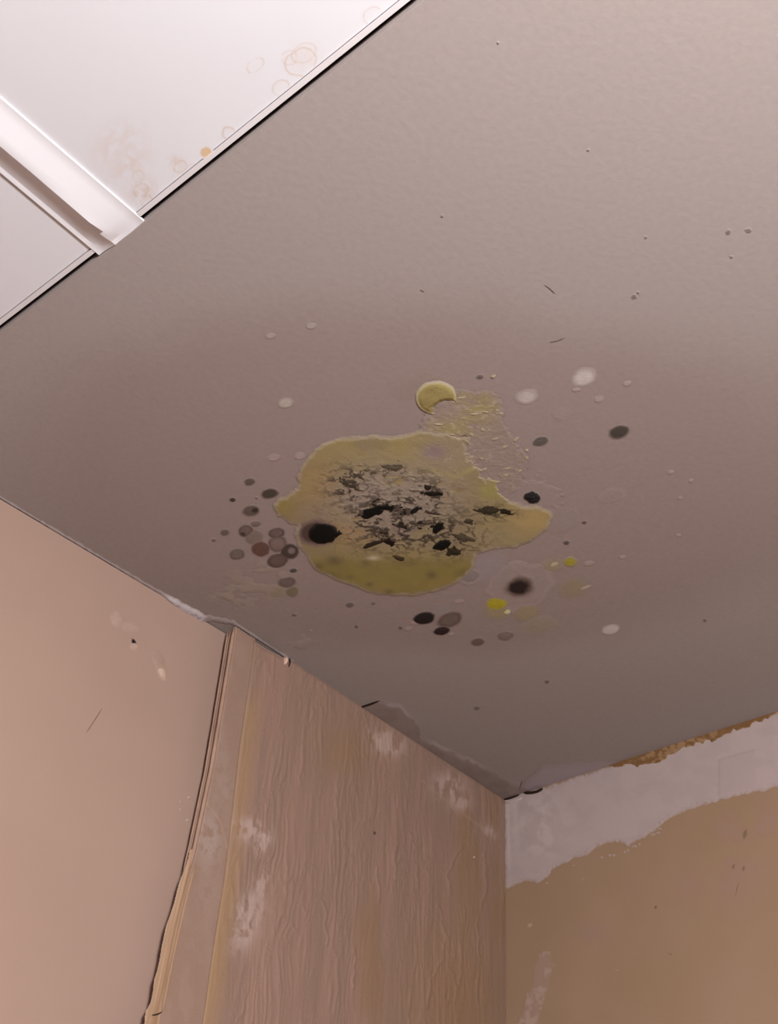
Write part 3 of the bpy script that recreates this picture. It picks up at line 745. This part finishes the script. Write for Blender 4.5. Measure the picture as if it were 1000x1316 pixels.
m_crust = skin_mat('mould_crust', noise_base(np.array([.03, .024, .017]), np.array([.06, .048, .032]), 200), 0.9, 0.1, 0.3, 600)
def crust(cx, cy, rx, ry, rot, seed, wob=.9, h=.001, rgb=(.007, .006, .005), a=1.0, soft=.16):
    if rx < 14: rx *= .88; ry *= .88
    o = blob('black_crust', CE, cx, cy, rx, ry, np.array(rgb), None, rot, h, 1.0, soft, seed, wob, m_crust, .0022 if rgb[0] < .013 else .0013, .5)
    return adopt(o, mp)
tag(crust(415, 684, 18, 12.5, 0, 543, .14, .0015), 'large oval black crust inside a brown halo')
crust(432, 685, 9, 3, -10, 544, .6)
crust(479, 656, 15, 6, -19, 575, .45)
crust(497, 651, 15, 3.2, 4, 546, .8)
crust(556, 633, 13, 4.2, 4, 577, .7, .001, (.011, .008, .006))
crust(549, 625, 8, 7, 0, 548, .7, .001, (.025, .019, .012))
crust(521, 658, 14, 4.4, -8, 549, .7, .001, (.014, .011, .008))
crust(533, 655, 9, 2.8, -25, 550, .6, .0008, (.012, .01, .008))
crust(563, 677, 11, 5.5, -38, 551, .6)
crust(570, 699, 12, 6.5, -12, 552, .55)
crust(583, 708, 11, 5.5, 10, 553, .8, .001, (.035, .026, .014))
crust(499, 694, 11, 5.5, 15, 554, .6, .001, (.016, .009, .007))
crust(516, 674, 19, 4, 8, 555, .9, .001, (.028, .02, .016))
crust(541, 670, 13, 3.2, -12, 556, .9, .001, (.022, .017, .013))
crust(478, 699, 22, 2.4, -20, 557, .8, .001, (.03, .02, .014))
crust(484, 641, 9, 4.4, -20, 558, .8, .001, (.035, .027, .018))
crust(451, 621, 15, 7, 10, 559, 1.0, .001, (.07, .056, .036))
crust(627, 655, 15, 5.5, 0, 560, .8, .001, (.045, .034, .02))
crust(651, 657, 10, 4.2, 8, 561, .7, .001, (.022, .016, .011))
crust(602, 669, 8, 4.5, 0, 562, .8, .001, (.06, .046, .03))
crust(513, 716, 9, 4, 15, 571, .5, .001, (.055, .038, .016))
crust(494, 684, 9, 4, 5, 564, .8, .001, (.03, .021, .016))
crust(508, 600, 16, 4, 0, 565, .9, .0008, (.10, .082, .055))
crust(595, 690, 18, 4, 10, 566, 1.0, .0008, (.075, .058, .036))
crust(556, 657, 14, 3.4, 15, 567, .9, .0008, (.07, .054, .045))
# small curled flakes of lifted paper
m_flake = rough_mat('paper_flake', pig((136, 115, 94), 570), pig((154, 132, 106), 570), 300, .8)
FL = [(663, 564, 5, 2, -25), (606, 586, 4, 2, -10), (596, 578, 5, 1.6, 0), (619, 588, 4, 1.8, 10), (677, 587, 3.5, 2.4, 30), (677, 578, 2.5, 1.4, 0), (650, 609, 4.5, 3, -20), (652, 601, 6, 1.4, -15),
      (628, 614, 3, 2, 0), (640, 618, 4, 1.4, 0), (588, 563, 5, 1.6, -15), (624, 528, 5, 1.4, 10), (639, 526, 3.6, 1.6, -10), (644, 530, 3.4, 1.4, 10), (593, 510, 7, 1.5, -12), (582, 515, 3.4, 2.2, 20),
      (563, 544, 9, 1.4, 3), (621, 551, 4, 2.4, 10), (636, 563, 6, 1.2, -14), (668, 604, 4, 1.4, -30), (623, 602, 4, 1.4, -20), (606, 557, 4, 2, 20), (581, 557, 5, 1.4, 0), (649, 573, 5, 1.3, -18), (596, 570, 6, 1.3, -5),
      (610, 531, 8, 1.2, -4), (634, 483, 4, 1.6, -15), (487, 716, 6, 2.4, 0), (455, 640, 4, 1.6, 10), (402, 652, 7, 1.8, 12), (428, 659, 5, 2, 20)]
for k, (x, y, a, b, rot) in enumerate(FL):
    a *= .85; b *= .8
    c, s = math.cos(math.radians(rot)), math.sin(math.radians(rot))
    top = []; bot = []
    ring = [(-1, 0), (-.5, -.8), (.3, -1), (1, -.2), (.6, .7), (-.3, 1)]
    for i, (p, q) in enumerate(ring):
        X = x + p * a * c - q * b * s; Y = y + p * a * s + q * b * c
        w = CE(float(X), float(Y)); z = .0007 + .0007 * max(0, q + .2 * p)
        top.append(w + CE.n * z); bot.append(w - CE.n * .0005)
    adopt(link('flake', prism('flake', bot, top), m_flake), mp)

# ---- single spots around the patch
def spot(cx, cy, rx, ry, rgb, label, group=None, rot=-8, soft=.28, a=.95, core=None, rim=None, halo=None, name='mould_spot', h=.0003, wob=.14, cat='mould', cut=.03):
    spot.k += 1; seed = 600 + spot.k * 7
    if a < .72:
        spot.faint += 1; lift = .00003 + .00001 * spot.faint
    else:
        lift = .00022 + .00001 * (spot.k % 12)
    R = max(rx, ry) * ((halo[1] * 1.25 + .1) if halo else 1.45) + 1
    col = pig(rgb, cy)
    def fn(X, Y):
        c, s = math.cos(math.radians(rot)), math.sin(math.radians(rot))
        u = ((X - cx) * c + (Y - cy) * s) / rx; v = (-(X - cx) * s + (Y - cy) * c) / ry
        n = fbm(u * 1.4 + seed, v * 1.4, seed); n2 = fbm(u * 4, v * 4 + seed, seed + 2)
        q = np.hypot(u, v) * (1 + wob * 2 * (n - .5))
        al = a * (1 - sstep(1 - soft, 1 + soft * .6, q))
        cc = np.broadcast_to(col, X.shape + (3,)) * (.88 + .24 * n2)[..., None]
        if core: cc = mixc(cc, pig(core[0], cy), 1 - sstep(core[1] * .7, core[1] * 1.3, np.hypot(u - core[2], v - core[3]) * (1 + .3 * (n2 - .5))))
        if rim: cc = mixc(cc, pig(rim, cy), np.exp(-((q - .82) / .16) ** 2) * .8)
        if halo:
            hc, hq, hw, ha = halo
            al2 = ha * np.maximum(np.exp(-((q - hq) / hw) ** 2), .45 * (q < hq))
            cc = mixc(np.broadcast_to(pig(hc, cy), X.shape + (3,)), cc, np.clip(al * 1.1, 0, 1))
            al = np.maximum(al, al2)
        return cc, al, (h if name != 'pale_mould' else h * .3) * np.clip(1 - q * q, 0, 1) * (.5 + n2)
    o = skin(name, CE, (cx - R, cx + R, cy - R * 1.0, cy + R * 1.0), max(.55, min(rx, ry) / 8), fn, m_mould, None, lift, cut)
    return tag(o, label, cat, group)
spot.k = 0
spot.faint = 0
G1 = 'brown mould spots beside the black oval crust'
L1S = ['brown ring shaped mould spot with a black dash on its rim', 'faint tan mould spot beside a ring shaped one with a black dash', 'brown mould spot uppermost in the cluster and next to the black oval crust',
       'reddish brown mould spot in the cluster between the yellow patch and the pinkish wall', 'light brown mould spot with a dark rim in the middle of the brown cluster', 'blackish mould spot with a pale middle in the brown cluster',
       'large brown dark rimmed mould spot closing the brown cluster on the wall side', 'plain brown mould spot apart from the brown cluster on the wall side', 'very small faint brown mould spot beside a ring shaped one']
for (x, y, rx, ry, c, kw), L1 in zip([(316, 682, 10, 8, (96, 74, 66), dict(rim=(76, 56, 50), core=((44, 30, 26), .35, -.5, .5))), (327, 690, 12, 9, (108, 87, 76), dict(a=.8)),
        (356, 685, 11, 7, (92, 70, 64), dict(rim=(72, 54, 48))), (335, 705, 12, 10, (82, 54, 44), dict()), (357, 699, 13, 11, (106, 82, 73), dict(rim=(84, 62, 54))),
        (372, 708, 12, 10, (58, 42, 36), dict(core=((104, 84, 76), .38, .25, 0))), (357, 720, 14, 9.5, (84, 62, 54), dict(rim=(66, 46, 40))),
        (305, 712, 10, 7, (97, 77, 68), dict(rim=(84, 64, 57))), (329, 673, 6, 4, (102, 82, 74), dict())], L1S):
    spot(x, y, rx, ry, c, L1, G1, soft=.16, cut=.5, **{k: v for k, v in kw.items() if k != 'a'})
spot(347, 634, 11, 6.5, (62, 50, 42), 'dark oval mould spot almost touching the small yellow lobe of the patch')
spot(323, 656, 11, 7, (82, 64, 56), 'brown mould spot with a darker dot at one side', core=((46, 32, 28), .4, .45, 0))
spot(321, 619, 7, 4.5, (84, 68, 60), 'small faint brown mould spot beside the dark oval one')
spot(369, 748, 12, 7, (90, 70, 63), 'brown mould spot on a yellowish blot near the torn paper edge', rim=(80, 60, 52))
spot(376, 760, 8, 7, (98, 79, 60), 'olive mould spot touching a brown one near the torn paper edge')
spot(356, 760, 14, 9, (118, 98, 70), 'pale yellowish mould blot under a brown and an olive spot', a=.6, soft=.6, name='yellow_mould')
G2 = 'tiny dark mould specks'
L2 = 'tiny dark mould speck on the plasterboard around the yellow patch'
for x, y, rx, ry, c in [(299, 642, 4, 2.8, (50, 30, 26)), (289, 684, 6, 4, (84, 65, 57)), (275, 694, 3, 2, (98, 78, 70)), (377, 733, 5, 3, (56, 50, 46)), (450, 777, 5.5, 3.2, (82, 66, 58)), (378, 790, 3, 2, (90, 68, 60)),
        (751, 671, 3, 2.2, (84, 62, 56)), (728, 697, 4, 2.8, (74, 58, 54)), (617, 484, 4.5, 3, (98, 84, 76)), (480, 775, 3, 2, (92, 74, 64)), (330, 640, 2, 1.4, (100, 82, 74))]:
    spot(x, y, rx, ry, c, L2, G2, soft=.4, a=.9)
spot(796, 555, 13.5, 8.5, (66, 54, 48), 'dark grey oval mould spot standing alone beyond the pale spots', rot=-18)
spot(695, 567, 10.5, 6, (86, 75, 68), 'small grey oval mould spot between the paper flakes and a lone dark oval', rot=-16, rim=(78, 68, 61))
spot(683, 638, 12, 7.5, (16, 14, 16), 'jagged black mould spot in a pale ring against the yellow patch', rot=5, wob=.5, soft=.15, halo=((136, 112, 104), 2.7, .35, .55), h=.002)
spot(669, 753, 21, 15, (84, 62, 50), 'round blackish brown mould spot inside a wide pale ring', soft=.4, core=((24, 12, 10), .62, -.12, 0), halo=((132, 108, 98), 1.8, .22, .5), wob=.25, h=.0018)
spot(662, 731, 17, 9, (118, 96, 86), 'faint pale ringed mould blot touching the round blackish brown spot', a=.5, soft=.3, halo=((142, 118, 108), 1.0, .14, .7))
spot(545, 794, 14, 8, (14, 8, 6), 'black oval mould spot of a trio below the yellow patch edge', soft=.2, h=.0016)
spot(578, 796, 16, 10, (84, 64, 54), 'grey brown mould spot joining two black ones', rot=-20, rim=(70, 52, 44))
spot(568, 810, 11, 5.5, (26, 10, 8), 'narrow reddish black mould spot below a grey brown one', soft=.22, h=.0016)
spot(566, 785, 16, 6, (112, 96, 90), 'bluish grey mould blot above the trio of black and brown spots', a=.6, soft=.6, rot=-10, name='pale_mould')
spot(614, 825, 9, 5, (80, 59, 48), 'small brown oval mould spot paired with a fainter one')
spot(650, 817, 10.5, 5.5, (94, 74, 62), 'faint brown oval mould spot paired with a darker smaller one', rim=(82, 62, 51), a=.85)
spot(604, 740, 12, 8, (104, 88, 82), 'bluish grey ringed mould spot at the edge of the yellow patch', a=.75, halo=((128, 108, 100), 1.2, .14, .6), rim=(92, 78, 74))
spot(639, 776, 14, 8.5, (134, 112, 22), 'bright yellow mould spot beside the round blackish brown one', rot=8, soft=.35, name='yellow_mould', wob=.3)
spot(640, 782, 19, 14, (124, 102, 58), 'dull yellow mould rim around the bright yellow spot', a=.55, soft=.5, name='yellow_mould')
spot(676, 786, 18, 13, (120, 98, 66), 'faint olive yellow mould blot beside the bright yellow spot', a=.6, soft=.45, name='yellow_mould')
spot(652, 786, 4.5, 3, (166, 146, 106), 'tiny cream mould dot at the edge of the bright yellow spot', name='pale_mould')
spot(694, 803, 21, 11, (112, 92, 72), 'very faint greenish mould blot beyond the olive yellow one', a=.6, soft=.3, halo=((122, 101, 82), 1.0, .12, .5))
spot(733, 722, 8.5, 6, (130, 110, 38), 'small bright yellow mould dot away from the patch', name='yellow_mould', soft=.4)
spot(708, 727, 17, 9, (126, 103, 76), 'faint yellow mould blot beside the small bright yellow dot', a=.6, soft=.6, name='yellow_mould')
spot(712, 725, 6, 2.6, (152, 130, 98), 'thin cream mould dash on a faint yellow blot', name='pale_mould', rot=-15)
spot(737, 755, 19, 12, (118, 97, 66), 'dull yellow mould blot crossed by a pale dash', a=.6, soft=.6, name='yellow_mould')
spot(752, 755, 8, 1.8, (144, 120, 100), 'pale dash on a dull yellow mould blot', name='pale_mould', rot=-16)
for x, y, rx, ry, c, l, kw in [(751, 485, 15, 10.5, (190, 170, 163), 'largest whitish mould spot on the plasterboard', dict(rot=-18, soft=.5)),
        (677, 510, 14, 8.5, (178, 156, 149), 'whitish mould spot between the largest whitish one and the yellow crescent lobe', dict(rot=-10, soft=.5)),
        (367, 518, 9.5, 6, (172, 152, 142), 'whitish mould spot alone on the side of the white ceiling panels', dict(soft=.4)),
        (400, 419, 6, 3.6, (178, 158, 148), 'small whitish mould dot nearest the white ceiling panels', dict(soft=.5)),
        (785, 809, 11, 6, (150, 126, 116), 'pale mould oval alone on the side of the filler band', dict(rot=-10)),
        (722, 532, 12, 8, (148, 126, 119), 'faint pale mould blot below the whitish spots', dict(a=.6, soft=.6)),
        (786, 637, 17, 8, (124, 101, 95), 'faint pale ring with an empty middle beyond the jagged black spot', dict(a=.2, rot=-12, halo=((140, 116, 108), .95, .14, .55)))]:
    spot(x, y, rx, ry, c, l, None, name='pale_mould', **kw)
G3 = 'tiny pale mould dots'
L3 = 'tiny pale mould dot on the plasterboard'
for x, y, rx, ry in [(806, 493, 5, 3), (741, 501, 5, 2.2), (862, 607, 4, 2.6), (800, 716, 4, 2.4), (874, 640, 3, 2), (770, 513, 6, 4), (348, 432, 6, 3.4), (352, 588, 8, 4), (385, 586, 7, 4), (525, 808, 5, 2.6), (590, 773, 6, 2.4), (532, 800, 5, 3), (872, 688, 3, 2), (888, 618, 3, 2), (757, 724, 6, 3), (580, 815, 4, 2)]:
    b = board_shade(y)
    spot(x, y, rx, ry, tuple(b * 1.20), L3, G3, name='pale_mould', soft=.5, a=.75)
spot(545, 494, 40, 17, (142, 120, 106), 'broad faint yellowish film behind the yellow crescent lobe', a=.35, soft=.6, name='pale_mould', rot=-8, h=.0002)
spot(625, 728, 30, 20, (124, 104, 102), 'faint lilac grey mould blot between the yellow patch and the round blackish brown spot', a=.5, soft=.6, name='pale_mould', h=.0002)
spot(720, 668, 24, 14, (126, 103, 98), 'faint pale mould blot beside the orange lobe of the yellow patch', a=.4, soft=.5, name='pale_mould', h=.0002, halo=((132, 110, 102), 1.0, .12, .35))
